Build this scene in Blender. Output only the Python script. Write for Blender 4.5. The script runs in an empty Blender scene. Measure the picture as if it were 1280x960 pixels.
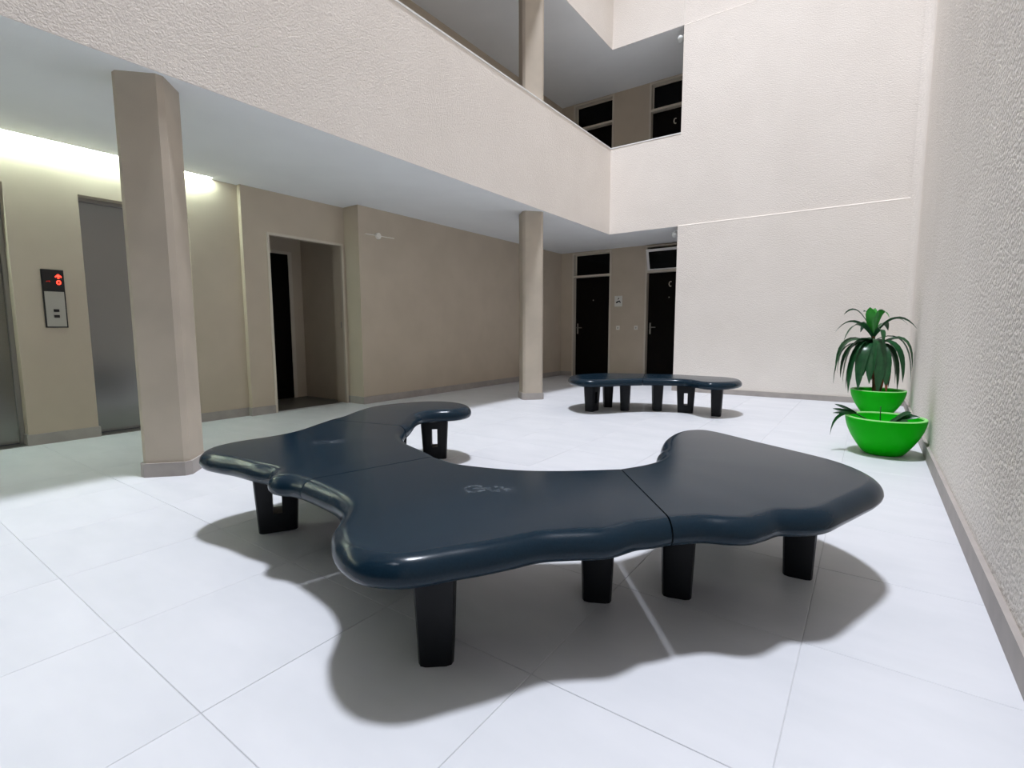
import bpy, bmesh, math, random
from mathutils import Vector, Matrix

scene = bpy.context.scene
COL = scene.collection
random.seed(7)

# ------------------------------------------------------------------ camera
CAM_H = 0.982
YAW, PITCH, ROLL, FPX = 0.6184, -0.1065, -0.0029, 628.66
cam_data = bpy.data.cameras.new('camera')
cam_data.sensor_width = 36.0
cam_data.lens = FPX * 36.0 / 1280.0
cam_data.clip_start = 0.02
cam = bpy.data.objects.new('camera', cam_data)
COL.objects.link(cam)
fw = Vector((-math.sin(YAW) * math.cos(PITCH), math.cos(YAW) * math.cos(PITCH), math.sin(PITCH)))
rt0 = Vector((math.cos(YAW), math.sin(YAW), 0))
up0 = rt0.cross(fw)
rt = rt0 * math.cos(ROLL) + up0 * math.sin(ROLL)
up = up0 * math.cos(ROLL) - rt0 * math.sin(ROLL)
cam.matrix_world = Matrix(((rt.x, up.x, -fw.x, 0), (rt.y, up.y, -fw.y, 0), (rt.z, up.z, -fw.z, CAM_H), (0, 0, 0, 1)))
scene.camera = cam

# ------------------------------------------------------------------ world, light, exposure
world = bpy.data.worlds.new('night')
world.use_nodes = True
world.node_tree.nodes['Background'].inputs[0].default_value = (0.02, 0.022, 0.03, 1)
world.node_tree.nodes['Background'].inputs[1].default_value = 1.0
scene.world = world

# one big flood lamp hanging under the roof of the six-storey light well
ld = bpy.data.lights.new('atrium_lamp', 'SPOT')
ld.energy = 10600
ld.shadow_soft_size = 0.8
ld.spot_size = math.radians(60)
ld.spot_blend = 0.25
ld.color = (0.93, 0.975, 1.085)
lo = bpy.data.objects.new('atrium_lamp', ld)
lo.location = (-1.66, 2.55, 17.4)
COL.objects.link(lo)

scene.view_settings.view_transform = 'Standard'
scene.view_settings.look = 'None'
scene.view_settings.gamma = 1.0
scene.view_settings.use_curve_mapping = False
scene.view_settings.exposure = 0.0
try:
    scene.cycles.use_denoising = True
    scene.cycles.max_bounces = 6
    scene.cycles.diffuse_bounces = 4
    scene.cycles.sample_clamp_indirect = 6.0
except Exception:
    pass

# ------------------------------------------------------------------ measures
XR, XL, XE, XW, XW2, XEW = 0.407, -3.740, -2.576, -5.502, -5.803, -5.87
YB, YD, YF, YP = 8.131, 9.571, -3.3, -1.6
ZC, ZT, ST = 2.600, 3.989, 2.954          # soffit, parapet top, storey height
NST = 6
ZTOP = ST * NST

# ------------------------------------------------------------------ materials
def new_mat(name):
    m = bpy.data.materials.new(name)
    m.use_nodes = True
    nt = m.node_tree
    return m, nt, nt.nodes['Principled BSDF']

def simple(name, rgb, rough=0.5, metal=0.0, spec=0.5, emit=None, estr=0.0):
    m, nt, b = new_mat(name)
    b.inputs['Base Color'].default_value = (*rgb, 1)
    b.inputs['Roughness'].default_value = rough
    b.inputs['Metallic'].default_value = metal
    b.inputs['Specular IOR Level'].default_value = spec
    if emit:
        b.inputs['Emission Color'].default_value = (*emit, 1)
        b.inputs['Emission Strength'].default_value = estr
    return m

def N(nt, t, **kw):
    n = nt.nodes.new(t)
    for k, v in kw.items():
        if k in n.inputs:
            n.inputs[k].default_value = v
        else:
            setattr(n, k, v)
    return n

def mottled(name, rgb, rgb2, scale=3.0, rough=0.7, spec=0.3, bump=0.0, bump_scale=60.0, bump_dist=0.01, lump=0.0, detail=2.0):
    """paint, plaster or stone: two close tones mixed by noise, and a fine relief"""
    m, nt, b = new_mat(name)
    L = nt.links.new
    tc = N(nt, 'ShaderNodeTexCoord')
    geo = N(nt, 'ShaderNodeNewGeometry')
    n1 = N(nt, 'ShaderNodeTexNoise', Scale=scale, Detail=detail, Roughness=0.6)
    L(geo.outputs['Position'], n1.inputs['Vector'])
    rp = N(nt, 'ShaderNodeValToRGB')
    rp.color_ramp.elements[0].position = 0.35
    rp.color_ramp.elements[1].position = 0.65
    rp.color_ramp.elements[0].color = (*rgb, 1)
    rp.color_ramp.elements[1].color = (*rgb2, 1)
    L(n1.outputs['Fac'], rp.inputs['Fac'])
    L(rp.outputs['Color'], b.inputs['Base Color'])
    b.inputs['Roughness'].default_value = rough
    b.inputs['Specular IOR Level'].default_value = spec
    if bump > 0:
        n2 = N(nt, 'ShaderNodeTexNoise', Scale=bump_scale, Detail=1.5, Roughness=0.55)
        L(geo.outputs['Position'], n2.inputs['Vector'])
        h = n2.outputs['Fac']
        if lump > 0:
            vo = N(nt, 'ShaderNodeTexVoronoi', Scale=bump_scale * 0.55)
            vo.feature = 'F1'
            L(geo.outputs['Position'], vo.inputs['Vector'])
            inv = N(nt, 'ShaderNodeMath', operation='MULTIPLY_ADD')
            inv.inputs[1].default_value = -lump
            L(vo.outputs['Distance'], inv.inputs[0])
            L(n2.outputs['Fac'], inv.inputs[2])
            h = inv.outputs[0]
        bp = N(nt, 'ShaderNodeBump', Strength=bump, Distance=bump_dist)
        L(h, bp.inputs['Height'])
        L(bp.outputs['Normal'], b.inputs['Normal'])
    return m

M = {}
M['stucco'] = mottled('stucco_cream', (0.85, 0.785, 0.715), (0.88, 0.815, 0.745), 1.6, 0.85, 0.2, 0.55, 105.0, 0.007, 0.55)
M['stucco_rough'] = mottled('stucco_coarse', (0.85, 0.795, 0.725), (0.88, 0.825, 0.755), 1.6, 0.8, 0.3, 0.75, 95.0, 0.010, 0.9)
M['taupe'] = mottled('taupe_wall_paint', (0.56, 0.475, 0.37), (0.60, 0.51, 0.40), 2.0, 0.75, 0.3, 0.12, 220.0, 0.003)
M['column'] = mottled('column_paint', (0.50, 0.435, 0.355), (0.56, 0.485, 0.395), 3.0, 0.75, 0.3, 0.12, 160.0, 0.003)
M['soffit'] = mottled('white_soffit_paint', (0.89, 0.90, 0.90), (0.92, 0.93, 0.93), 1.5, 0.8, 0.2, 0.1, 120.0, 0.003)
M['skirting'] = mottled('skirting_tile', (0.37, 0.335, 0.31), (0.43, 0.39, 0.36), 6.0, 0.55, 0.4)
M['coping'] = simple('white_edge_bead', (0.86, 0.85, 0.83), 0.5)
M['cream_frame'] = simple('cream_frame_paint', (0.66, 0.59, 0.49), 0.45)
M['white_frame'] = simple('white_sash_paint', (0.85, 0.82, 0.79), 0.4)
M['dark_door'] = mottled('dark_brown_door', (0.0025, 0.0018, 0.0014), (0.005, 0.003, 0.002), 12.0, 0.5, 0.08)
M['dark_glass'] = simple('dark_window_glass', (0.002, 0.002, 0.0025), 0.12, 0, 0.12)
M['black'] = simple('black_plastic', (0.005, 0.005, 0.006), 0.3)
M['steel_trim'] = simple('satin_metal', (0.33, 0.32, 0.30), 0.35, 1.0)
M['plate'] = simple('panel_plate', (0.45, 0.43, 0.38), 0.4, 0.3)
M['brass'] = simple('pale_metal_letter', (0.75, 0.7, 0.6), 0.35, 0.6)
M['red_led'] = simple('red_led', (0.5, 0.0, 0.0), 0.4, 0, 0.5, (1.0, 0.03, 0.015), 6.0)
M['red_led_dim'] = simple('dim_red_led', (0.2, 0.0, 0.0), 0.4, 0, 0.5, (1.0, 0.03, 0.015), 0.25)
M['led_strip'] = simple('led_strip_diffuser', (0.9, 0.95, 0.92), 0.4, 0, 0.3, (0.80, 1.0, 0.90), 205.0)
M['sign_white'] = simple('sign_white', (0.78, 0.76, 0.70), 0.5)
M['bell'] = simple('ivory_plastic', (0.86, 0.82, 0.74), 0.4)
M['lamp_glass'] = simple('frosted_lamp_glass', (0.72, 0.75, 0.74), 0.25, 0, 0.5)
M['soil'] = mottled('potting_soil', (0.035, 0.028, 0.012), (0.09, 0.075, 0.03), 40.0, 0.95, 0.1, 0.8, 60.0, 0.02)
M['shaded_floor'] = mottled('shade_painted_vestibule_floor', (0.12, 0.115, 0.10), (0.15, 0.145, 0.125), 4.0, 0.4)  # dark tone stands in for the lack of light in the vestibule
M['grout'] = simple('grout', (0.62, 0.62, 0.63), 0.8)
M['stem'] = mottled('cane_bark', (0.12, 0.07, 0.035), (0.2, 0.12, 0.06), 25.0, 0.8, 0.2)
M['leaf_dead'] = mottled('dry_leaf', (0.16, 0.05, 0.025), (0.26, 0.09, 0.045), 18.0, 0.7, 0.2)

def tile_mat():
    m, nt, b = new_mat('pale_stone_tile')
    L = nt.links.new
    geo = N(nt, 'ShaderNodeNewGeometry')
    oi = N(nt, 'ShaderNodeObjectInfo')
    off = N(nt, 'ShaderNodeVectorMath', operation='SCALE')
    comb = N(nt, 'ShaderNodeCombineXYZ')
    mul = N(nt, 'ShaderNodeMath', operation='MULTIPLY')
    mul.inputs[1].default_value = 37.0
    L(oi.outputs['Random'], mul.inputs[0])
    for k in 'XYZ':
        L(mul.outputs[0], comb.inputs[k])
    add = N(nt, 'ShaderNodeVectorMath', operation='ADD')
    L(geo.outputs['Position'], add.inputs[0])
    L(comb.outputs[0], add.inputs[1])
    mp = N(nt, 'ShaderNodeMapping')
    mp.inputs['Scale'].default_value = (1.2, 3.0, 1.0)
    L(add.outputs[0], mp.inputs['Vector'])
    n1 = N(nt, 'ShaderNodeTexNoise', Scale=1.6, Detail=3.0, Roughness=0.6)
    L(mp.outputs[0], n1.inputs['Vector'])
    rp = N(nt, 'ShaderNodeValToRGB')
    rp.color_ramp.elements[0].position = 0.3
    rp.color_ramp.elements[1].position = 0.7
    rp.color_ramp.elements[0].color = (0.655, 0.665, 0.69, 1)
    rp.color_ramp.elements[1].color = (0.715, 0.72, 0.745, 1)
    L(n1.outputs['Fac'], rp.inputs['Fac'])
    L(rp.outputs['Color'], b.inputs['Base Color'])
    b.inputs['Roughness'].default_value = 0.42
    b.inputs['Specular IOR Level'].default_value = 0.35
    return m
M['tile'] = tile_mat()

def brushed(name, rgb, rough):
    m, nt, b = new_mat(name)
    L = nt.links.new
    geo = N(nt, 'ShaderNodeNewGeometry')
    mp = N(nt, 'ShaderNodeMapping')
    mp.inputs['Scale'].default_value = (1, 300, 2)
    L(geo.outputs['Position'], mp.inputs['Vector'])
    n = N(nt, 'ShaderNodeTexNoise', Scale=1.0, Detail=2.0)
    L(mp.outputs[0], n.inputs['Vector'])
    bp = N(nt, 'ShaderNodeBump', Strength=0.08, Distance=0.002)
    L(n.outputs['Fac'], bp.inputs['Height'])
    L(bp.outputs['Normal'], b.inputs['Normal'])
    b.inputs['Base Color'].default_value = (*rgb, 1)
    b.inputs['Metallic'].default_value = 1.0
    b.inputs['Roughness'].default_value = rough
    return m
M['steel_door'] = brushed('brushed_elevator_steel', (0.23, 0.23, 0.215), 0.2)

def bench_mat(name, scuffs):
    """dark blue moulded plastic; pale worn rings where people sit"""
    m, nt, b = new_mat(name)
    L = nt.links.new
    geo = N(nt, 'ShaderNodeNewGeometry')
    n1 = N(nt, 'ShaderNodeTexNoise', Scale=180.0, Detail=3.0)
    L(geo.outputs['Position'], n1.inputs['Vector'])
    rp = N(nt, 'ShaderNodeValToRGB')
    rp.color_ramp.elements[0].color = (0.004, 0.015, 0.027, 1)
    rp.color_ramp.elements[1].color = (0.009, 0.024, 0.040, 1)
    L(n1.outputs['Fac'], rp.inputs['Fac'])
    col = rp.outputs['Color']
    n3 = N(nt, 'ShaderNodeTexNoise', Scale=42.0, Detail=5.0, Roughness=0.7)
    L(geo.outputs['Position'], n3.inputs['Vector'])
    for (cx, cy, r, w, amt) in scuffs:
        sub = N(nt, 'ShaderNodeVectorMath', operation='DISTANCE')
        L(geo.outputs['Position'], sub.inputs[0])
        sub.inputs[1].default_value = (cx, cy, 0.41)
        d = N(nt, 'ShaderNodeMath', operation='SUBTRACT'); d.inputs[1].default_value = r
        L(sub.outputs['Value'], d.inputs[0])
        a = N(nt, 'ShaderNodeMath', operation='ABSOLUTE'); L(d.outputs[0], a.inputs[0])
        mr = N(nt, 'ShaderNodeMapRange'); mr.inputs['From Min'].default_value = 0.0
        mr.inputs['From Max'].default_value = w
        mr.inputs['To Min'].default_value = 1.0; mr.inputs['To Max'].default_value = 0.0
        L(a.outputs[0], mr.inputs['Value'])
        th = N(nt, 'ShaderNodeMapRange'); th.inputs['From Min'].default_value = 0.42
        th.inputs['From Max'].default_value = 0.68
        L(n3.outputs['Fac'], th.inputs['Value'])
        mu = N(nt, 'ShaderNodeMath', operation='MULTIPLY'); L(mr.outputs[0], mu.inputs[0]); L(th.outputs[0], mu.inputs[1])
        m2 = N(nt, 'ShaderNodeMath', operation='MULTIPLY'); L(mu.outputs[0], m2.inputs[0]); m2.inputs[1].default_value = amt
        mx = N(nt, 'ShaderNodeMix', data_type='RGBA')
        L(m2.outputs[0], mx.inputs['Factor']); L(col, mx.inputs['A'])
        mx.inputs['B'].default_value = (0.30, 0.33, 0.36, 1)
        col = mx.outputs['Result']
    L(col, b.inputs['Base Color'])
    bp = N(nt, 'ShaderNodeBump', Strength=0.05, Distance=0.002)
    L(n1.outputs['Fac'], bp.inputs['Height']); L(bp.outputs['Normal'], b.inputs['Normal'])
    b.inputs['Roughness'].default_value = 0.21
    b.inputs['Specular IOR Level'].default_value = 0.21
    return m
M['bench'] = bench_mat('navy_bench_plastic', [])
M['bench_scuffed'] = bench_mat('navy_bench_plastic_worn', [(-1.142, 1.367, 0.036, 0.014, 0.5), (-1.142, 1.367, 0.0, 0.04, 0.35), (-1.075, 1.415, 0.02, 0.03, 0.35), (-1.03, 1.43, 0.0, 0.045, 0.2)])
M['bench_scuffed_side'] = bench_mat('navy_bench_plastic_rubbed', [(-2.285, 1.50, 0.0, 0.06, 0.5), (-2.24, 1.56, 0.02, 0.045, 0.4)])
M['bench_leg'] = simple('black_navy_leg_plastic', (0.002, 0.003, 0.005), 0.45, 0, 0.25)
M['pot'] = mottled('bright_green_plastic', (0.0005, 0.47, 0.001), (0.0005, 0.51, 0.002), 4.0, 0.42, 0.12)
M['pot_rim'] = simple('top_lit_green_rim', (0.30, 0.74, 0.22), 0.5)  # paler green paints in the light falling on the rim from above

def leaf_mat(name, a, b_, mid):
    m, nt, b = new_mat(name)
    L = nt.links.new
    geo = N(nt, 'ShaderNodeNewGeometry')
    n = N(nt, 'ShaderNodeTexNoise', Scale=14.0, Detail=4.0)
    L(geo.outputs['Position'], n.inputs['Vector'])
    rp = N(nt, 'ShaderNodeValToRGB')
    rp.color_ramp.elements[0].position = 0.3; rp.color_ramp.elements[1].position = 0.7
    rp.color_ramp.elements[0].color = (*a, 1); rp.color_ramp.elements[1].color = (*b_, 1)
    L(n.outputs['Fac'], rp.inputs['Fac'])
    L(rp.outputs['Color'], b.inputs['Base Color'])
    b.inputs['Roughness'].default_value = 0.32
    return m
M['leaf'] = leaf_mat('dark_glossy_leaf', (0.008, 0.055, 0.018), (0.018, 0.10, 0.03), None)
M['leaf_young'] = leaf_mat('young_green_leaf', (0.02, 0.22, 0.02), (0.035, 0.32, 0.03), None)

# ------------------------------------------------------------------ mesh helpers
def link(name, mesh, mat, parent=None):
    o = bpy.data.objects.new(name, mesh)
    COL.objects.link(o)
    if mat is not None and not mesh.materials:
        mesh.materials.append(M[mat] if isinstance(mat, str) else mat)
    if parent is not None:
        o.parent = parent
    return o

def bm_box(bm, x0, x1, y0, y1, z0, z1):
    v = [bm.verts.new(p) for p in ((x0, y0, z0), (x1, y0, z0), (x1, y1, z0), (x0, y1, z0), (x0, y0, z1), (x1, y0, z1), (x1, y1, z1), (x0, y1, z1))]
    for f in ((3, 2, 1, 0), (4, 5, 6, 7), (0, 1, 5, 4), (1, 2, 6, 5), (2, 3, 7, 6), (3, 0, 4, 7)):
        bm.faces.new([v[i] for i in f])

def finish(bm, name, mat, parent=None, smooth=None, bevel=0.0):
    if bevel > 0:
        bmesh.ops.bevel(bm, geom=list(bm.edges), offset=bevel, segments=2, affect='EDGES', profile=0.5, clamp_overlap=True)
    bmesh.ops.recalc_face_normals(bm, faces=list(bm.faces))
    me = bpy.data.meshes.new(name)
    bm.to_mesh(me)
    bm.free()
    if smooth is not None:
        me.polygons.foreach_set('use_smooth', [True] * len(me.polygons))
        me.set_sharp_from_angle(angle=math.radians(smooth))
    return link(name, me, mat, parent)

def boxes(name, mat, parent, *bx, bevel=0.0):
    bm = bmesh.new()
    for b in bx:
        bm_box(bm, *b)
    return finish(bm, name, mat, parent, None, bevel)

def struct(o, label=None):
    o['kind'] = 'structure'
    if label:
        o['label'] = label
    return o

def tag(o, label, cat, group=None):
    o['label'] = label
    o['category'] = cat
    if group:
        o['group'] = group
    return o

def empty(name, loc=(0, 0, 0)):
    o = bpy.data.objects.new(name, None)
    o.empty_display_size = 0.1
    o.location = loc
    COL.objects.link(o)
    return o

def adopt(child, parent):
    """parent a mesh built in world coordinates to an Empty that stands elsewhere"""
    child.parent = parent
    child.matrix_parent_inverse = Matrix.Translation(parent.location).inverted()
    return child

def lathe(name, prof, c, mat, parent=None, seg=48, smooth=40):
    bm = bmesh.new()
    rings = []
    for r, z in prof:
        if r < 1e-5:
            rings.append([bm.verts.new((c[0], c[1], c[2] + z))])
        else:
            rings.append([bm.verts.new((c[0] + r * math.cos(2 * math.pi * k / seg), c[1] + r * math.sin(2 * math.pi * k / seg), c[2] + z)) for k in range(seg)])
    for a, b in zip(rings[:-1], rings[1:]):
        for k in range(seg):
            k2 = (k + 1) % seg
            if len(a) == 1 and len(b) == 1:
                continue
            if len(a) == 1:
                bm.faces.new((a[0], b[k2], b[k]))
            elif len(b) == 1:
                bm.faces.new((a[k], a[k2], b[0]))
            else:
                bm.faces.new((a[k], a[k2], b[k2], b[k]))
    return finish(bm, name, mat, parent, smooth)

def tube(name, pts, radii, mat, parent=None, seg=8):
    bm = bmesh.new()
    rings = []
    pts = [Vector(p) for p in pts]
    for i, p in enumerate(pts):
        t = (pts[min(i + 1, len(pts) - 1)] - pts[max(i - 1, 0)]).normalized()
        a = t.cross(Vector((0.31, 0.95, 0.05)))
        if a.length < 1e-3:
            a = t.cross(Vector((1, 0, 0)))
        a.normalize()
        b = t.cross(a)
        r = radii[i] if isinstance(radii, (list, tuple)) else radii
        rings.append([bm.verts.new(p + a * r * math.cos(2 * math.pi * k / seg) + b * r * math.sin(2 * math.pi * k / seg)) for k in range(seg)])
    for a, b in zip(rings[:-1], rings[1:]):
        for k in range(seg):
            bm.faces.new((a[k], a[(k + 1) % seg], b[(k + 1) % seg], b[k]))
    bm.faces.new(rings[0][::-1]); bm.faces.new(rings[-1])
    return finish(bm, name, mat, parent, 50)

# ------------------------------------------------------------------ floor: slab and tiles
floor = struct(boxes('floor', 'grout', None, (XEW - 0.2, XR, YF, YD, -0.12, -0.0025)), 'pale grey stone tile floor of the atrium')
PITCH_T, GAP = 0.6165, 0.0018
tile_cache = {}
def tile_mesh(w, h):
    key = (round(w, 3), round(h, 3))
    if key not in tile_cache:
        bm = bmesh.new()
        b = 0.0012
        lo = [bm.verts.new(p) for p in ((0, 0, -0.012), (w, 0, -0.012), (w, h, -0.012), (0, h, -0.012))]
        md = [bm.verts.new(p) for p in ((0, 0, -b), (w, 0, -b), (w, h, -b), (0, h, -b))]
        tp = [bm.verts.new(p) for p in ((b, b, 0), (w - b, b, 0), (w - b, h - b, 0), (b, h - b, 0))]
        for i in range(4):
            j = (i + 1) % 4
            bm.faces.new((lo[i], lo[j], md[j], md[i]))
            bm.faces.new((md[i], md[j], tp[j], tp[i]))
        bm.faces.new(tp)
        bmesh.ops.recalc_face_normals(bm, faces=list(bm.faces))
        me = bpy.data.meshes.new('tile'); bm.to_mesh(me); bm.free()
        me.materials.append(M['tile'])
        tile_cache[key] = me
    return tile_cache[key]
i0 = math.floor((XEW - 0.15 + 0.122) / PITCH_T)
j0 = math.floor((YF - 1.745) / PITCH_T)
for i in range(i0, 2):
    for j in range(j0, 14):
        x0, y0 = -0.122 + i * PITCH_T, 1.745 + j * PITCH_T
        x1, y1 = x0 + PITCH_T, y0 + PITCH_T
        x0, x1 = max(x0, XEW - 0.15), min(x1, XR)
        y0, y1 = max(y0, YF), min(y1, YD)
        if x1 - x0 < 0.02 or y1 - y0 < 0.02:
            continue
        if x0 > XE and y0 > YB + 0.05:
            continue
        if x1 < XW and y0 > 4.4:
            continue
        o = bpy.data.objects.new('tile', tile_mesh(x1 - x0 - GAP, y1 - y0 - GAP))
        COL.objects.link(o)
        o.location = (x0 + GAP / 2, y0 + GAP / 2, random.uniform(-0.0003, 0.0003))
        o.parent = floor

# ------------------------------------------------------------------ big walls of the light well
struct(boxes('wall_right', 'stucco_rough', None, (XR, XR + 0.25, YF, YB - 0.015, 0, ZTOP)), 'coarse stucco wall beside the two green bowls')
struct(boxes('wall_back', 'stucco', None,
             (XE, XR + 0.25, YB - 0.015, YD + 0.13, 0, ZC),
             (XE, XR + 0.25, YB, YD + 0.13, ZC, ZC + ST),
             (XE, XR + 0.25, YB + 0.015, YD + 0.13, ZC + ST, ZTOP)), 'tall cream stucco wall behind the far bench')
for q, (zz, yy) in enumerate(((ZC, YB - 0.015), (ZC + ST, YB))):
    bm = bmesh.new()
    tri = [(yy - 0.002, zz - 0.006), (yy + 0.015, zz + 0.010), (yy + 0.016, zz - 0.006)]
    a = [bm.verts.new((XE if q == 0 else XE + 0.0, y, z)) for y, z in tri]
    b = [bm.verts.new((XR, y, z)) for y, z in tri]
    bm.faces.new(a[::-1]); bm.faces.new(b)
    for i in range(3):
        bm.faces.new((a[i], a[(i + 1) % 3], b[(i + 1) % 3], b[i]))
    struct(finish(bm, 'trim_4', 'stucco'), 'thin bevelled joint across the tall back wall')
struct(boxes('wall_front', 'taupe', None, (XEW - 1.2, XL - 0.14, YF - 0.2, YF, 0, ZTOP)), 'end wall of the galleries behind the camera')
wf = struct(boxes('added_dark_front', 'steel_trim', None, *[(XL + k * (XR - XL - 0.05) / 4, XL + k * (XR - XL - 0.05) / 4 + 0.05, YP - 0.08, YP, 0, ZTOP) for k in range(5)]), 'unseen dark glazed front added behind the camera')  # unseen dark glazing, added to soak up stray light and deepen shadows
boxes('pane', 'dark_glass', wf, (XL, XR, YP - 0.05, YP - 0.035, 0, ZTOP))
struct(boxes('wall_front_return', 'taupe', None, (XL - 0.14, XL, YF, YP - 0.1, 0, ZTOP)), 'return wall behind the camera')
struct(boxes('ceiling_roof', 'soffit', None, (XEW - 1.2, XR + 0.25, YF - 0.2, YD + 0.13, ZTOP, ZTOP + 0.2)), 'roof over the light well')
# rounded plaster corner between the back wall and the right wall
bm = bmesh.new()
R = 0.11
ring = [(XR - R + R * math.sin(a), YB - 0.015 - R + R * math.cos(a)) for a in [math.pi / 2 * k / 8 for k in range(9)]] + [(XR + 0.02, YB + 0.01)]
lo = [bm.verts.new((x, y, 0.1)) for x, y in ring]
hi = [bm.verts.new((x, y, ZTOP)) for x, y in ring]
for k in range(len(ring) - 1):
    bm.faces.new((lo[k], lo[k + 1], hi[k + 1], hi[k]))
bm.faces.new((lo[-1], lo[0], hi[0], hi[-1]))
struct(finish(bm, 'trim_1', 'stucco', None, 60), 'rounded plaster corner')

# galleries: parapets, slabs, inner walls of each storey
for k in range(NST):
    z0 = ZC + k * ST
    ztp = min(ZT + k * ST, ZTOP)
    lvl = ['first', 'second', 'third', 'fourth', 'fifth', 'roof'][k]
    zs = z0 + (ST - ZC)
    up_ = [(XL - 0.14, XL, YP, YB + 0.14, zs, ztp)] if ztp > zs + 0.05 else []
    struct(boxes('wall_parapet_left', 'stucco', None, (XL - 0.006, XL, YP, YB + 0.006, z0, zs), *up_), 'stucco parapet along the ' + lvl + ' floor gallery')
    up_ = [(XL, XE, YB, YB + 0.14, zs, ztp)] if ztp > zs + 0.05 else []
    struct(boxes('wall_parapet_back', 'stucco', None, (XL, XE, YB, YB + 0.006, z0, zs), *up_), 'short stucco parapet at the back of the ' + lvl + ' floor gallery')
    struct(boxes('added_front_spandrel', 'steel_trim', None, (XL - 0.14, XR, YP - 0.10, YP, z0, zs)), 'metal spandrel of the added dark front behind the camera')  # belongs to the added light-absorbing front
    if ztp < ZTOP:
        struct(boxes('trim_2', 'coping', None,
                     (XL - 0.145, XL + 0.006, YP, YB - 0.006, ztp, ztp + 0.018),
                     (XL - 0.145, XE, YB - 0.006, YB + 0.145, ztp, ztp + 0.018)), 'thin white coping on the parapet')
    if k == 0:
        struct(boxes('ceiling', 'soffit', None,
                     (XW2, XL - 0.006, YF, 2.68, z0, zs),
                     (XEW - 0.9, XL - 0.006, 2.68, YB + 0.006, z0, zs),
                     (XEW - 0.9, XE, YB + 0.006, YD + 0.1, z0, zs),
                     (XEW - 0.9, XW2, YF, 2.68, z0 + 0.12, zs)), 'white soffit over the ground floor gallery')
    else:
        struct(boxes('ceiling', 'soffit', None,
                     (XEW - 0.9, XL - 0.006, YF, YB + 0.006, z0, min(zs, ZTOP - 0.01)),
                     (XEW - 0.9, XE, YB + 0.006, YD + 0.1, z0, min(zs, ZTOP - 0.01))), 'white soffit over the ' + lvl + ' floor gallery')
        struct(boxes('wall_left_gallery', 'taupe', None, (XW - 0.2, XW, YF, YD, z0 - ZC, z0)), 'taupe inner wall of the ' + lvl + ' floor gallery')

# ground floor, left side
EO = [(0.15, 1.06), (1.545, 2.44)]        # elevator openings
EZ = 2.205
struct(boxes('wall_left_elevators', 'taupe', None,
             (XEW - 0.17, XEW, YF, EO[0][0], 0, ZC + 0.12),
             (XEW - 0.17, XEW, EO[0][1], EO[1][0], 0, ZC + 0.12),
             (XEW - 0.17, XEW, EO[1][1], 2.96, 0, ZC + 0.12),
             (XEW - 0.17, XEW, EO[0][0], EO[0][1], EZ, ZC + 0.12),
             (XEW - 0.17, XEW, EO[1][0], EO[1][1], EZ, ZC + 0.12)), 'wall with the two elevators')
VO = (3.262, 4.248, 2.10)
XV = -6.91
struct(boxes('wall_left_vestibule', 'taupe', None,
             (XW2 - 0.09, XW2, 2.96, VO[0] - 0.004, 0, ZC),
             (XW2 - 0.2, XW2, VO[1] + 0.004, 4.305, 0, ZC),
             (XW2 - 0.09, XW2, VO[0] - 0.004, VO[1] + 0.004, VO[2] + 0.004, ZC)), 'wall with the open vestibule doorway')
struct(boxes('wall_left', 'taupe', None, (XW - 0.5, XW, 4.305, YD + 0.1, 0, ZC)), 'long bare taupe wall of the ground floor gallery')
# vestibule behind the doorway
struct(boxes('wall_vestibule', 'taupe', None,
             (XV - 0.1, XV, 2.96, 3.60, 0, ZC),
             (XV - 0.1, XV, 4.18, 4.48, 0, ZC),
             (XV - 0.1, XV, 3.60, 4.18, 2.08, ZC),
             (XV, XW - 0.5, 4.36, 4.48, 0, ZC),
             (XV, XEW - 0.17, 2.86, 2.96, 0, ZC)), 'dim walls of the vestibule')
struct(boxes('floor_vestibule', 'shaded_floor', None, (XV - 0.1, XEW - 0.15, 2.96, 4.36, -0.12, -0.001), (XEW - 0.15, XW2 - 0.09, 2.96, 4.248, 0.0, 0.002)), 'vestibule floor painted dark for shade')
d5 = struct(boxes('door_5', 'dark_door', None, (XV - 0.08, XV - 0.03, 3.60, 4.18, 0, 2.08)), 'dark inner door of the vestibule')
boxes('door_frame', 'cream_frame', d5, (XV, XV + 0.012, 4.15, 4.205, 0, 2.11), (XV, XV + 0.012, 3.57, 4.15, 2.07, 2.11))
# frame round the doorway
df = struct(boxes('trim_3', 'cream_frame', None,
                  (XW2 - 0.02, XW2 + 0.012, VO[0] - 0.028, VO[0], 0, VO[2] + 0.028),
                  (XW2 - 0.02, XW2 + 0.012, VO[1], VO[1] + 0.028, 0, VO[2] + 0.028),
                  (XW2 - 0.02, XW2 + 0.012, VO[0], VO[1], VO[2], VO[2] + 0.028)), 'cream frame round the open vestibule doorway')
boxes('strike_plate', 'steel_trim', df, (XW2 - 0.06, XW2 - 0.045, VO[1] - 0.002, VO[1], 1.02, 1.10))

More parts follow.
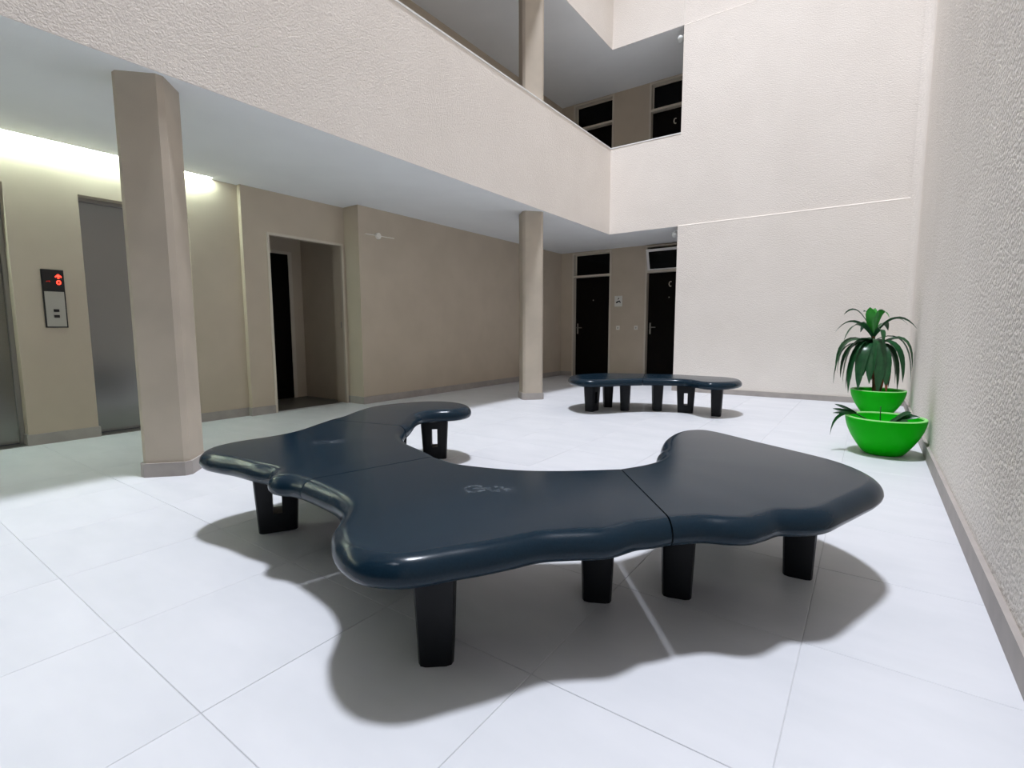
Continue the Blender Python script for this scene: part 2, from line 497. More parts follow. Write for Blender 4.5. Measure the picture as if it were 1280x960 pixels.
# skirting
bbh, bbt = 0.095, 0.016
def skirt(name, label, *bx):
    return struct(boxes(name, 'skirting', None, *bx, bevel=0.0), label)
skirt('baseboard_right', 'grey skirting along the coarse stucco wall', (XR - 0.02, XR, YF, YB - 0.015, 0, bbh + 0.005))
skirt('baseboard_back', 'grey skirting below the tall back wall', (XE - 0.012, XR - 0.02, YB - 0.033, YB - 0.015, 0, 0.075), (XE - 0.012, XE, YB - 0.015, YD, 0, 0.075))
skirt('baseboard_left', 'taupe skirting along the ground floor gallery',
      (XEW, XEW + bbt, EO[0][1] - 0.012, EO[1][0] + 0.012, 0, bbh), (XEW - 0.17, XEW, EO[0][1] - 0.012, EO[0][1], 0, bbh), (XEW - 0.17, XEW, EO[1][0], EO[1][0] + 0.012, 0, bbh),
      (XEW, XEW + bbt, EO[1][1] - 0.012, 2.96, 0, bbh), (XEW, XEW + bbt, YF, EO[0][0] + 0.012, 0, bbh),
      (XW2, XW2 + bbt, 2.944, VO[0] - 0.028, 0, bbh), (XEW, XW2, 2.944, 2.96, 0, bbh),
      (XW2, XW2 + bbt, VO[1] + 0.028, 4.289, 0, bbh), (XW2, XW + bbt, 4.289, 4.305, 0, bbh), (XW, XW + bbt, 4.305, YD, 0, bbh))

# ------------------------------------------------------------------ back gallery walls with flat doors (ground and first floor)
D1 = (-5.227, -4.344)
D2 = (-3.632, -2.749)
def flat_door(num, x0, x1, z, label, open_transom, letter):
    zf = z + 2.586
    t, dep = 0.035, 0.10
    d = struct(boxes('door_%d' % num, 'dark_door', None, (x0 + t, x1 - t, YD + dep, YD + dep + 0.045, z + 0.004, z + 2.072)), label)
    bm = bmesh.new()
    for b in ((x0, x0 + t, YD - 0.012, YD + dep + 0.04, z, zf), (x1 - t, x1, YD - 0.012, YD + dep + 0.04, z, zf),
              (x0 + t, x1 - t, YD - 0.012, YD + dep + 0.04, zf - t, zf), (x0 + t, x1 - t, YD - 0.004, YD + dep + 0.04, z + 2.076, z + 2.116)):
        bm_box(bm, *b)
    finish(bm, 'door_frame', 'cream_frame', d)
    xa, xb, za, zb = x0 + t, x1 - t, z + 2.116, zf - t
    if open_transom:
        # bottom-hung sash tilted out
        piv = Vector((0, YD + 0.02, za + 0.01))
        ang = math.radians(17)
        def rotm(o):
            o.data.transform(Matrix.Translation(piv) @ Matrix.Rotation(ang, 4, 'X') @ Matrix.Translation(-piv))
            return o
        s = 0.045
        sash = rotm(boxes('transom_sash', 'white_frame', d, (xa + 0.005, xa + 0.005 + s, YD, YD + 0.035, za + 0.01, zb - 0.03), (xb - 0.005 - s, xb - 0.005, YD, YD + 0.035, za + 0.01, zb - 0.03),
                          (xa + 0.005 + s, xb - 0.005 - s, YD, YD + 0.035, za + 0.01, za + 0.01 + 0.02), (xa + 0.005 + s, xb - 0.005 - s, YD, YD + 0.035, zb - 0.03 - s, zb - 0.03)))
        rotm(boxes('pane', 'dark_glass', sash, (xa + 0.05, xb - 0.05, YD + 0.014, YD + 0.02, za + 0.03, zb - 0.07)))
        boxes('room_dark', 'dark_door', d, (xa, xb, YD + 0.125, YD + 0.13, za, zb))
    else:
        sash = boxes('transom_sash', 'cream_frame', d, (xa, xa + 0.02, YD + 0.08, YD + 0.115, za, zb), (xb - 0.02, xb, YD + 0.08, YD + 0.115, za, zb), (xa + 0.02, xb - 0.02, YD + 0.08, YD + 0.115, zb - 0.02, zb), (xa + 0.02, xb - 0.02, YD + 0.08, YD + 0.115, za, za + 0.012))
        boxes('pane', 'dark_glass', sash, (xa + 0.02, xb - 0.02, YD + 0.095, YD + 0.1, za + 0.012, zb - 0.02))
    yf = YD + dep
    # lever handle on its plate
    hp = boxes('handle_plate', 'steel_trim', d, (xa + 0.03, xa + 0.065, yf - 0.008, yf, z + 0.9, z + 1.12), bevel=0.002)
    tube('door_handle', [(xa + 0.048, yf - 0.006, z + 1.03), (xa + 0.048, yf - 0.05, z + 1.03), (xa + 0.065, yf - 0.055, z + 1.03), (xa + 0.17, yf - 0.055, z + 1.03)], 0.009, 'steel_trim', hp)
    lathe('peephole', [(0.0, 0.0), (0.012, 0.0), (0.012, 0.004), (0.0, 0.006)], (0, 0, 0), 'steel_trim', d, 16).data.transform(Matrix.Translation(((x0 + x1) / 2, yf, z + 1.60)) @ Matrix.Rotation(math.pi / 2, 4, 'X'))
    if letter:
        # letter C
        cx, cz = (x0 + x1) / 2 + 0.02, z + 1.85
        pts = [(cx + 0.026 * math.cos(a), yf - 0.005, cz + 0.045 * math.sin(a)) for a in [math.radians(55 + 250 * k / 14) for k in range(15)]]
        tube('letter', pts, 0.009, 'brass', d, 6)
    else:
        boxes('number_plate', 'dark_glass', d, ((x0 + x1) / 2 - 0.02, (x0 + x1) / 2 + 0.02, yf - 0.004, yf, z + 1.82, z + 1.87))
    return d
for k in range(2):
    z = k * ST
    struct(boxes('wall_back_gallery', 'taupe', None,
                 (XW, D1[0], YD, YD + 0.13, z, z + ZC), (D1[1], D2[0], YD, YD + 0.13, z, z + ZC), (D2[1], XE, YD, YD + 0.13, z, z + ZC),
                 (D1[0], D1[1], YD, YD + 0.13, z + 2.586, z + ZC), (D2[0], D2[1], YD, YD + 0.13, z + 2.586, z + ZC)), ['taupe wall between the ground floor flat doors', 'taupe wall between the first floor flat doors'][k])
struct(boxes('wall_back_gallery', 'taupe', None, (XW, XE, YD, YD + 0.13, 2 * ST, ZTOP - 0.01)), 'upper gallery back wall')
flat_door(1, *D1, 0, 'dark flat door left of the small white sign', False, False)
flat_door(2, *D2, 0, 'dark flat door with a letter C and a tilted open transom', True, True)
flat_door(3, *D1, ST, 'dark upstairs flat door nearer the gallery corner', False, False)
flat_door(4, *D2, ST, 'dark upstairs flat door with a letter C beside the wall edge', False, True)
skirt('baseboard_back_gallery', 'taupe skirting between the flat doors', (XW + bbt, D1[0], YD - bbt, YD, 0, bbh), (D1[1], D2[0], YD - bbt, YD, 0, bbh), (D2[1], XE - 0.012, YD - bbt, YD, 0, bbh))

# ------------------------------------------------------------------ columns
def column(x, y, z0, z1, label, base=True):
    e = empty('column', (x, y, z0))
    def sect(h, c):   # square turned 45 degrees with clipped corners
        pts = []
        for q in range(4):
            a = math.pi / 2 * q
            u = Vector((math.cos(a), math.sin(a)))
            t = Vector((-u.y, u.x))
            pts += [u * (h - c) - t * c, u * (h - c) + t * c]
        return pts
    def prism(name, pts, za, zb, mat):
        bm = bmesh.new()
        lo = [bm.verts.new((p.x, p.y, za)) for p in pts]
        hi = [bm.verts.new((p.x, p.y, zb)) for p in pts]
        n = len(pts)
        for i in range(n):
            bm.faces.new((lo[i], lo[(i + 1) % n], hi[(i + 1) % n], hi[i]))
        bm.faces.new(lo[::-1]); bm.faces.new(hi)
        return finish(bm, name, mat, e)
    prism('shaft', sect(0.205, 0.022), 0, z1 - z0, 'column')
    if base:
        prism('base', sect(0.225, 0.024), 0, 0.095, 'skirting')
    e.rotation_euler.z = math.radians(2)
    tag(e, label, 'column', 'gallery columns')
    return e
CN, CF = (-3.965, 1.455), (-3.968, 6.045)
column(*CN, 0, ZC, 'thick faceted column near the elevators')
column(*CF, 0, ZC, 'distant faceted ground floor column near the flat doors')
column(*CF, ST, ZC + ST, 'faceted column standing upstairs behind the parapet', False)

# ------------------------------------------------------------------ elevators
def elevator(y0, y1, label):
    e = empty('elevator', (XEW - 0.15, (y0 + y1) / 2, 0))
    xd = XEW - 0.155
    for a, b in ((y0 + 0.03, (y0 + y1) / 2 - 0.001), ((y0 + y1) / 2 + 0.001, y1 - 0.03)):
        adopt(boxes('door_leaf', 'steel_door', None, (xd - 0.03, xd, a, b, 0.012, EZ - 0.03)), e)
    adopt(boxes('door_frame', 'steel_trim', None, (xd - 0.015, xd + 0.03, y0, y0 + 0.03, 0, EZ), (xd - 0.015, xd + 0.03, y1 - 0.03, y1, 0, EZ), (xd - 0.015, xd + 0.03, y0 + 0.03, y1 - 0.03, EZ - 0.03, EZ)), e)
    adopt(boxes('sill', 'steel_trim', None, (xd, XEW, y0, y1, 0.0005, 0.006)), e)
    tag(e, label, 'elevator', 'elevators')
elevator(*EO[0], 'steel elevator door cut off by the left picture edge')
elevator(*EO[1], 'steel elevator door half hidden behind the near column')
# call panel
px = XEW
e = empty('elevator_call_panel', (px, 1.315, 1.016))
y0, y1 = 1.24, 1.392
adopt(boxes('back_box', 'black', None, (px, px + 0.014, y0, y1, 1.016, 1.52), bevel=0.002), e)
adopt(boxes('display', 'black', None, (px + 0.014, px + 0.02, y0 + 0.004, y1 - 0.004, 1.335, 1.517), bevel=0.002), e)
adopt(boxes('plate', 'plate', None, (px + 0.014, px + 0.019, y0 + 0.01, y1 - 0.01, 1.026, 1.33), bevel=0.0015), e)
for zc in (1.165, 1.115):
    adopt(boxes('button', 'black', None, (px + 0.019, px + 0.025, 1.30, 1.338, zc - 0.012, zc + 0.012), bevel=0.003), e)
# arrow and 0 on the display
bm = bmesh.new()
def flat_poly(bm, pts, x, th=0.002):
    a = [bm.verts.new((x, y, z)) for y, z in pts]
    b = [bm.verts.new((x + th, y, z)) for y, z in pts]
    n = len(pts)
    bm.faces.new(a[::-1]); bm.faces.new(b)
    for i in range(n):
        bm.faces.new((a[i], a[(i + 1) % n], b[(i + 1) % n], b[i]))
ya, za = 1.352, 1.458
flat_poly(bm, [(ya, za + 0.024), (ya + 0.021, za + 0.004), (ya + 0.021, za - 0.006), (ya + 0.006, za + 0.004), (ya + 0.006, za - 0.014), (ya - 0.006, za - 0.014), (ya - 0.006, za + 0.004), (ya - 0.021, za - 0.006), (ya - 0.021, za + 0.004)], px + 0.02)
adopt(finish(bm, 'up_arrow', 'red_led', None), e)
ringpts = [(px + 0.022, 1.352 + 0.012 * math.cos(a), 1.410 + 0.015 * math.sin(a)) for a in [2 * math.pi * k / 20 for k in range(21)]]
adopt(tube('digit', ringpts, 0.0045, 'red_led', None, 6), e)
bm = bmesh.new(); flat_poly(bm, [(1.268, 1.418), (1.292, 1.424), (1.298, 1.412), (1.29, 1.41), (1.285, 1.416), (1.27, 1.41)], px + 0.02)
adopt(finish(bm, 'faint_symbol', 'red_led_dim', None), e)
tag(e, 'elevator call panel with black display, red up arrow and 0', 'call panel')

# LED strip in the ceiling slot over the elevators
tag(boxes('led_strip_light', 'led_strip', None, (XW2 - 0.014, XW2 - 0.002, YF + 0.05, 2.66, ZC + 0.003, ZC + 0.022)), 'long white LED strip in the ceiling slot above the elevators', 'strip light')

# ------------------------------------------------------------------ small wall fittings
def disc_x(name, x, y, z, r, th, mat, parent=None):
    o = lathe(name, [(0, 0), (r, 0), (r, th * 0.6), (r * 0.8, th), (0, th)], (0, 0, 0), mat, parent, 24)
    o.data.transform(Matrix.Translation((x, y, z)) @ Matrix.Rotation(math.pi / 2, 4, 'Y'))
    return o
e = empty('junction_box', (XW, 4.62, 2.25))
adopt(disc_x('cover', XW, 4.62, 2.25, 0.045, 0.03, 'bell'), e)
adopt(tube('conduit', [(XW + 0.006, 4.41, 2.25), (XW + 0.006, 4.9, 2.256)], 0.006, 'bell', None, 6), e)
tag(e, 'round white junction box with thin conduit high on the taupe wall', 'junction box')

e = empty('wall_sign', (-4.179, YD, 1.45))
adopt(boxes('board', 'sign_white', None, (-4.26, -4.098, YD - 0.006, YD, 1.45, 1.662), bevel=0.001), e)
def sign_poly(name, pts):
    bm = bmesh.new()
    a = [bm.verts.new((x, YD - 0.0075, z)) for x, z in pts]
    b = [bm.verts.new((x, YD - 0.006, z)) for x, z in pts]
    n = len(pts)
    bm.faces.new(a); bm.faces.new(b[::-1])
    for i in range(n):
        bm.faces.new((a[i], b[i], b[(i + 1) % n], a[(i + 1) % n]))
    adopt(finish(bm, name, 'black', None), e)
sx, sz = -4.179, 1.556
sign_poly('pictogram_head', [(sx - 0.018, sz + 0.032), (sx + 0.004, sz + 0.068), (sx + 0.018, sz + 0.062), (sx + 0.014, sz + 0.045), (sx, sz + 0.034)])
sign_poly('pictogram_body', [(sx - 0.055, sz - 0.036), (sx - 0.05, sz - 0.016), (sx - 0.005, sz + 0.008), (sx + 0.03, sz + 0.012), (sx + 0.055, sz - 0.034), (sx + 0.038, sz - 0.04), (sx + 0.018, sz - 0.012), (sx - 0.035, sz - 0.04)])
tag(e, 'small white sign with black pictogram between the ground floor doors', 'sign')

def bell(x, label):
    e = empty('doorbell', (x, YD, 1.02))
    adopt(boxes('plate', 'bell', None, (x - 0.038, x + 0.038, YD - 0.012, YD, 0.985, 1.065), bevel=0.005), e)
    adopt(boxes('push_button', 'plate', None, (x - 0.014, x + 0.014, YD - 0.017, YD - 0.012, 1.008, 1.04), bevel=0.003), e)
    tag(e, label, 'doorbell', 'doorbells between the doors')
bell(-4.178, 'ivory bell push under the small white sign')
bell(-3.798, 'ivory bell push beside the frame of the letter C door')

def bulkhead(y, z, label):
    e = empty('bulkhead_lamp', (XE, y, z))
    o = lathe('lamp_base', [(0, 0), (0.05, 0), (0.05, 0.02), (0.035, 0.03), (0, 0.03)], (0, 0, 0), 'plate', None, 20)
    o.data.transform(Matrix.Translation((XE, y, z)) @ Matrix.Rotation(-math.pi / 2, 4, 'Y')); adopt(o, e)
    o = lathe('globe', [(0.036, 0.03), (0.05, 0.05), (0.056, 0.075), (0.05, 0.1), (0.03, 0.118), (0, 0.124)], (0, 0, 0), 'lamp_glass', None, 20)
    o.data.transform(Matrix.Translation((XE, y, z)) @ Matrix.Rotation(-math.pi / 2, 4, 'Y')); adopt(o, e)
    tag(e, label, 'lamp', 'unlit bulkhead lamps')
bulkhead(8.225, 2.495, 'unlit glass globe lamp under the ground floor soffit at the wall edge')
bulkhead(8.225, 2.47 + ST, 'unlit glass globe lamp under the upstairs soffit at the wall edge')

# ------------------------------------------------------------------ benches
def catmull(pts, n=5):
    out = []
    P = [Vector(p) for p in pts]
    P = [P[0] * 2 - P[1]] + P + [P[-1] * 2 - P[-2]]
    for i in range(1, len(P) - 2):
        for k in range(n):
            t = k / n
            a, b, c, d = P[i - 1], P[i], P[i + 1], P[i + 2]
            out.append(0.5 * ((2 * b) + (c - a) * t + (2 * a - 5 * b + 4 * c - d) * t * t + (3 * b - a - 3 * c + d) * t ** 3))
    out.append(P[-2])
    return out

TOP, BOT = 0.41, 0.322
PROFILE = [(0.045, BOT), (0.026, BOT + 0.002), (0.012, BOT + 0.009), (0.003, BOT + 0.021), (0.0, BOT + 0.034)]
for k in range(1, 11):
    a = math.pi / 2 * k / 10
    PROFILE.append((0.058 * (1 - math.cos(a)), BOT + 0.034 + (TOP - BOT - 0.034) * math.sin(a)))

def slab(name, frees, mat, parent):
    """frees: open free edges (anticlockwise round the piece), joined by straight seams"""
    polys = [catmull(f) for f in frees]
    allp = [p for f in polys for p in f]
    area = sum(allp[i].x * allp[(i + 1) % len(allp)].y - allp[(i + 1) % len(allp)].x * allp[i].y for i in range(len(allp)))
    sgn = 1.0 if area > 0 else -1.0
    np_ = len(polys)
    # shrink the seams a little so that neighbouring pieces leave a dark joint
    for q in range(np_):
        nxt = polys[(q + 1) % np_]
        a, b = polys[q][-1].copy(), nxt[0].copy()
        d = (b - a).normalized()
        nrm = Vector((-d.y, d.x)) * sgn
        polys[q][-1] = a + nrm * 0.0027
        nxt[0] = b + nrm * 0.0027
    norms = []
    for q, f in enumerate(polys):
        nn = []
        for i, p in enumerate(f):
            t = (f[min(i + 1, len(f) - 1)] - f[max(i - 1, 0)]).normalized()
            nn.append(Vector((-t.y, t.x)) * sgn)
        # ends slide along the seam
        prv = polys[q - 1][-1]
        nx = polys[(q + 1) % np_][0]
        d0 = (prv - f[0]).normalized()
        d1 = (nx - f[-1]).normalized()
        nn[0], nn[-1] = d0, d1
        for k in range(1, 4):
            w = k / 4
            nn[k] = (d0 * (1 - w) + nn[k] * w).normalized()
            nn[-1 - k] = (d1 * (1 - w) + nn[-1 - k] * w).normalized()
        # even out the directions
        for _ in range(4):
            nn = [nn[0]] + [(nn[i - 1] + nn[i] * 2 + nn[i + 1]).normalized() for i in range(1, len(nn) - 1)] + [nn[-1]]
        norms.append(nn)
    bm = bmesh.new()
    rings = []
    for inset, z in PROFILE:
        ring = []
        for f, nn in zip(polys, norms):
            for p, nv in zip(f, nn):
                v = p + nv * inset
                ring.append(bm.verts.new((v.x, v.y, z)))
        rings.append(ring)
    n = len(rings[0])
    for a, b in zip(rings[:-1], rings[1:]):
        for i in range(n):
            j = (i + 1) % n
            bm.faces.new((a[i], a[j], b[j], b[i]))
    bm.faces.new(rings[0][::-1])
    top = bm.faces.new(rings[-1])
    bmesh.ops.triangulate(bm, faces=[top], ngon_method='BEAUTY')
    return finish(bm, name, mat, parent, 38)

def leg(parent, x, y, ang, slot=True):
    """tapered moulded leg, wider one way, with an upright slot through it"""
    bm = bmesh.new()
    H = BOT + 0.004
    zs = [0.0, 0.095, 0.235, H]
    def hw(z):                      # half width, half depth
        t = z / H
        return 0.088 + 0.018 * t, 0.052 + 0.012 * t
    sw = 0.021
    # outline columns across the width: outer-left, slot-left, slot-right, outer-right ; rounded outer ends
    def row(z):
        w, d = hw(z)
        c = 0.022
        pts = [(-w + c, -d), (-sw, -d), (sw, -d), (w - c, -d), (w - 0.3 * c, -d + 0.3 * c), (w, -d + c), (w, d - c), (w - 0.3 * c, d - 0.3 * c), (w - c, d), (sw, d), (-sw, d), (-w + c, d),
               (-w + 0.3 * c, d - 0.3 * c), (-w, d - c), (-w, -d + c), (-w + 0.3 * c, -d + 0.3 * c)]
        return [bm.verts.new((px_, py_, z)) for px_, py_ in pts]
    R = [row(z) for z in zs]
    n = 16
    for s in range(3):
        for i in range(n):
            if slot and s == 1 and i in (1, 9):
                continue
            j = (i + 1) % n
            bm.faces.new((R[s][i], R[s][j], R[s + 1][j], R[s + 1][i]))
    bm.faces.new(R[0][::-1]); bm.faces.new(R[-1])
    if slot:
        a, b = R[1], R[2]
        bm.faces.new((a[1], b[1], b[10], a[10]))
        bm.faces.new((a[2], a[9], b[9], b[2]))
        bm.faces.new((a[1], a[10], a[9], a[2]))
        bm.faces.new((b[1], b[2], b[9], b[10]))
    bmesh.ops.transform(bm, matrix=Matrix.Translation((x, y, 0)) @ Matrix.Rotation(ang, 4, 'Z'), verts=list(bm.verts))
    o = finish(bm, 'leg', 'bench_leg', None, 30)
    return adopt(o, parent)

def bench(frees, legs, label, group, mat='bench'):
    cx = sum(l[0] for l in legs) / len(legs); cy = sum(l[1] for l in legs) / len(legs)
    e = empty('bench_section', (cx, cy, 0))
    adopt(slab('seat', frees, mat, None), e)
    for l in legs:
        leg(e, *l)
    tag(e, label, 'bench', group)
    return e
G1 = 'sections of the curved bench in the foreground'
S1A, S1B = (-2.862, 1.93), (-2.25, 2.06)
S2A, S2B = (-1.75, 1.057), (-1.588, 1.658)
S3A, S3B = (-0.450, 1.464), (-0.840, 1.951)
rad = math.radians
bench([[S1B, (-2.29, 2.13), (-2.36, 2.22), (-2.45, 2.33), (-2.52, 2.44), (-2.535, 2.53), (-2.50, 2.605), (-2.44, 2.67), (-2.405, 2.76), (-2.43, 2.88), (-2.55, 2.99), (-2.73, 3.03), (-2.91, 2.96), (-3.02, 2.815), (-3.085, 2.63), (-3.09, 2.45), (-3.01, 2.25), (-2.91, 2.07), S1A]],
      [(-2.705, 2.77, rad(42)), (-2.74, 2.22, rad(100)), (-2.88, 2.5, rad(80))],
      'narrow dark blue bench end section farthest toward the taupe wall', G1)
bench([[S2B, (-1.72, 1.712), (-1.82, 1.747), (-1.927, 1.787), (-2.03, 1.85), (-2.13, 1.928), S1B],
       [S1A, (-2.79, 1.78), (-2.72, 1.64), (-2.69, 1.53), (-2.69, 1.42), (-2.705, 1.32), (-2.705, 1.22), (-2.67, 1.12), (-2.60, 1.055), (-2.51, 1.035), (-2.41, 1.045), (-2.3, 1.062), (-2.15, 1.069), (-2.05, 1.082), (-1.995, 1.076), (-1.945, 1.034), (-1.885, 1.03), (-1.82, 1.052), S2A]],
      [(-2.36, 1.30, rad(60)), (-1.9, 1.45, rad(10)), (-2.42, 1.72, rad(120))],
      'dark blue bench section next to the near column', G1, 'bench_scuffed_side')
bench([[S2A, (-1.632, 1.045), (-1.514, 1.027), (-1.417, 0.993), (-1.365, 0.96), (-1.317, 0.91), (-1.27, 0.858), (-1.223, 0.824), (-1.167, 0.793), (-1.094, 0.770), (-1.029, 0.767), (-0.977, 0.781), (-0.926, 0.81), (-0.885, 0.855), (-0.842, 0.922), (-0.796, 0.989), (-0.752, 1.064), (-0.71, 1.14), (-0.648, 1.199), (-0.578, 1.258), (-0.548, 1.303), (-0.521, 1.368), (-0.485, 1.412), S3A],
       [S3B, (-0.956, 1.848), (-1.056, 1.771), (-1.164, 1.706), (-1.29, 1.662), (-1.43, 1.632), (-1.51, 1.642), S2B]],
      [(-1.04, 1.06, rad(130)), (-0.79, 1.66, rad(116)), (-1.42, 1.40, rad(20))],
      'front middle dark blue bench section with a pale worn ring', G1, 'bench_scuffed')
bench([[S3A, (-0.378, 1.534), (-0.307, 1.566), (-0.255, 1.603), (-0.22, 1.665), (-0.192, 1.728), (-0.146, 1.76), (-0.1, 1.80), (-0.064, 1.857), (-0.027, 1.961), (0.021, 2.1), (0.06, 2.22), (0.075, 2.33), (0.045, 2.44), (-0.02, 2.55), (-0.11, 2.64), (-0.258, 2.735), (-0.433, 2.84), (-0.55, 2.915), (-0.66, 2.98), (-0.76, 3.005), (-0.85, 2.94), (-0.885, 2.82), (-0.88, 2.66), (-0.845, 2.50), (-0.81, 2.39), (-0.80, 2.31), (-0.768, 2.24), (-0.765, 2.15), (-0.79, 2.06), S3B]],
      [(-0.55, 1.86, rad(106)), (-0.19, 2.29, rad(95)), (-0.62, 2.68, rad(20))],
      'broad rounded dark blue bench end section on the plant side', G1)
G2 = 'sections of the short bench by the back wall'
FA, FB = (-2.172, 5.72), (-2.40, 6.41)
bench([[FB, (-2.66, 6.32), (-2.9, 6.2), (-3.02, 6.05), (-3.09, 5.85), (-3.10, 5.66), (-3.03, 5.46), (-2.89, 5.30), (-2.72, 5.20), (-2.57, 5.24), (-2.45, 5.38), (-2.333, 5.55), FA]],
      [(-2.73, 5.52, rad(85)), (-2.72, 5.95, rad(120)), (-2.42, 5.80, rad(110))],
      'section of the far bench nearer the far column', G2)
bench([[FA, (-2.0, 5.82), (-1.826, 5.89), (-1.70, 5.885), (-1.60, 5.81), (-1.51, 5.735), (-1.40, 5.71), (-1.28, 5.79), (-1.19, 5.96), (-1.17, 6.18), (-1.25, 6.38), (-1.42, 6.50), (-1.62, 6.51), (-1.8, 6.52), (-2.0, 6.53), (-2.2, 6.48), FB]],
      [(-2.10, 6.03, rad(115)), (-1.76, 6.05, rad(15)), (-1.40, 6.02, rad(100))],
      'section of the far bench nearer the green bowls', G2)

# ------------------------------------------------------------------ planters
def planter(x, y, label, group):
    e = empty('planter_bowl', (x, y, 0))
    R_, Hh = 0.265, 0.295
    prof = [(0.0, 0.002), (0.12, 0.002), (0.132, 0.006)]
    for k in range(1, 15):
        t = k / 14
        prof.append((R_ * (1 - 0.49 * (1 - t) ** 1.7), 0.008 + (Hh - 0.014) * t))
    prof[-1] = (R_, Hh - 0.006)
    inner = [(R_ - 0.026, Hh - 0.008), (R_ - 0.034, Hh - 0.04), (R_ - 0.06, Hh - 0.09), (0.0, Hh - 0.095)]
    lathe('bowl', prof, (0, 0, 0), 'pot', e, 56)
    lathe('inner_bowl', inner, (0, 0, 0), 'pot', e, 56)
    lathe('rim', [(R_, Hh - 0.006), (R_ - 0.003, Hh), (R_ - 0.012, Hh + 0.002), (R_ - 0.022, Hh), (R_ - 0.026, Hh - 0.008)], (0, 0, 0), 'pot_rim', e, 56)
    so = lathe('soil', [(0, 0.012), (0.1, 0.008), (R_ - 0.05, 0.0)], (0, 0, Hh - 0.075), 'soil', e, 40)
    tag(e, label, 'planter', group)
    return e
P1C, P2C = (0.128, 4.90), (0.10, 7.10)
planter(*P1C, 'green bowl planter in front, holding only a few low leaves', 'green bowl planters')
planter(*P2C, 'green bowl planter behind, holding the tall drooping plant', 'green bowl planters')

def leaf_obj(parent, p0, p1, p2, w, mat='leaf', n=10, fold=0.25, base_w=0.35, roll=0.0):
    """strap leaf along a quadratic curve, folded along the midrib, widest past the middle"""
    p0, p1, p2 = Vector(p0), Vector(p1), Vector(p2)
    bm = bmesh.new()
    rows = []
    for i in range(n):
        t = i / (n - 1)
        p = p0 * (1 - t) ** 2 + p1 * 2 * t * (1 - t) + p2 * t * t
        d = ((p1 - p0) * (1 - t) + (p2 - p1) * t).normalized()
        side = d.cross(Vector((0, 0, 1)))
        if side.length < 0.15:
            h = Vector((p2.x - p0.x, p2.y - p0.y, 0))
            side = h.cross(Vector((0, 0, 1))) if h.length > 1e-4 else Vector((1, 0, 0))
        side.normalize()
        if roll:
            side = Matrix.Rotation(roll, 3, d) @ side
        nrm = side.cross(d).normalized()
        ww = w * 0.5 * (base_w + (1 - base_w) * math.sin(math.pi / 2 * t / 0.6)) if t < 0.6 else w * 0.5 * max(0.03, math.cos(math.pi / 2 * (t - 0.6) / 0.4) ** 0.75)
        if t >= 0.999:
            ww = 0.0015
        lift = nrm * (abs(ww) * fold)
        rows.append([bm.verts.new(p - side * ww + lift), bm.verts.new(p), bm.verts.new(p + side * ww + lift)])
    for a, b in zip(rows[:-1], rows[1:]):
        bm.faces.new((a[0], a[1], b[1], b[0])); bm.faces.new((a[1], a[2], b[2], b[1]))
    me = bpy.data.meshes.new('leaf'); bm.to_mesh(me); bm.free()
    me.polygons.foreach_set('use_smooth', [True] * len(me.polygons))
    return link('leaf', me, mat, parent)

# tall drooping plant (local coordinates, origin on the soil of the rear bowl)
e = empty('dracaena_plant', (P2C[0], P2C[1], 0.225))
tube('cane', [(-0.03, 0, -0.02), (-0.045, 0.0, 0.2), (-0.06, 0, 0.42), (-0.075, 0, 0.62), (-0.08, 0, 0.70)], [0.022, 0.02, 0.019, 0.018, 0.014], 'stem', e, 10)
tube('side_cane', [(0.0, 0.02, -0.02), (0.03, 0.03, 0.12), (0.02, 0.03, 0.30), (0.0, 0.02, 0.42)], [0.016, 0.015, 0.013, 0.01], 'stem', e, 8)
O = Vector((-0.08, 0, 0.66))
upper = [   # control point and tip relative to the crown, width, material
    ((-0.16, 0.05, 0.46), (-0.30, 0.10, 0.27), 0.035, 'leaf'),
    ((-0.20, -0.10, 0.34), (-0.37, -0.18, 0.05), 0.042, 'leaf'),
    ((-0.16, -0.18, 0.32), (-0.27, -0.30, -0.04), 0.062, 'leaf'),
    ((-0.05, -0.06, 0.24), (-0.05, -0.05, 0.345), 0.085, 'leaf_young'),
    ((-0.02, 0.04, 0.24), (0.0, 0.10, 0.34), 0.06, 'leaf_young'),
    ((0.03, -0.10, 0.44), (0.13, -0.20, 0.22), 0.055, 'leaf_young'),
    ((-0.06, 0.05, 0.34), (-0.11, 0.10, 0.30), 0.05, 'leaf'),
    ((0.16, -0.02, 0.34), (0.30, -0.16, 0.14), 0.036, 'leaf'),
    ((0.18, 0.04, 0.38), (0.385, 0.0, 0.10), 0.042, 'leaf'),
    ((0.08, -0.18, 0.22), (0.09, -0.28, -0.06), 0.055, 'leaf'),
    ((0.10, 0.22, 0.30), (0.14, 0.38, 0.08), 0.05, 'leaf'),
    ((-0.08, 0.25, 0.30), (-0.13, 0.42, 0.06), 0.05, 'leaf'),
]
for c, t, w, m in upper:
    leaf_obj(e, O, O + Vector(c), O + Vector(t), w * 1.25, m, 11, 0.3, 0.35, 0.45 if c[0] < 0 else -0.45)
O2 = Vector((-0.068, 0, 0.53))
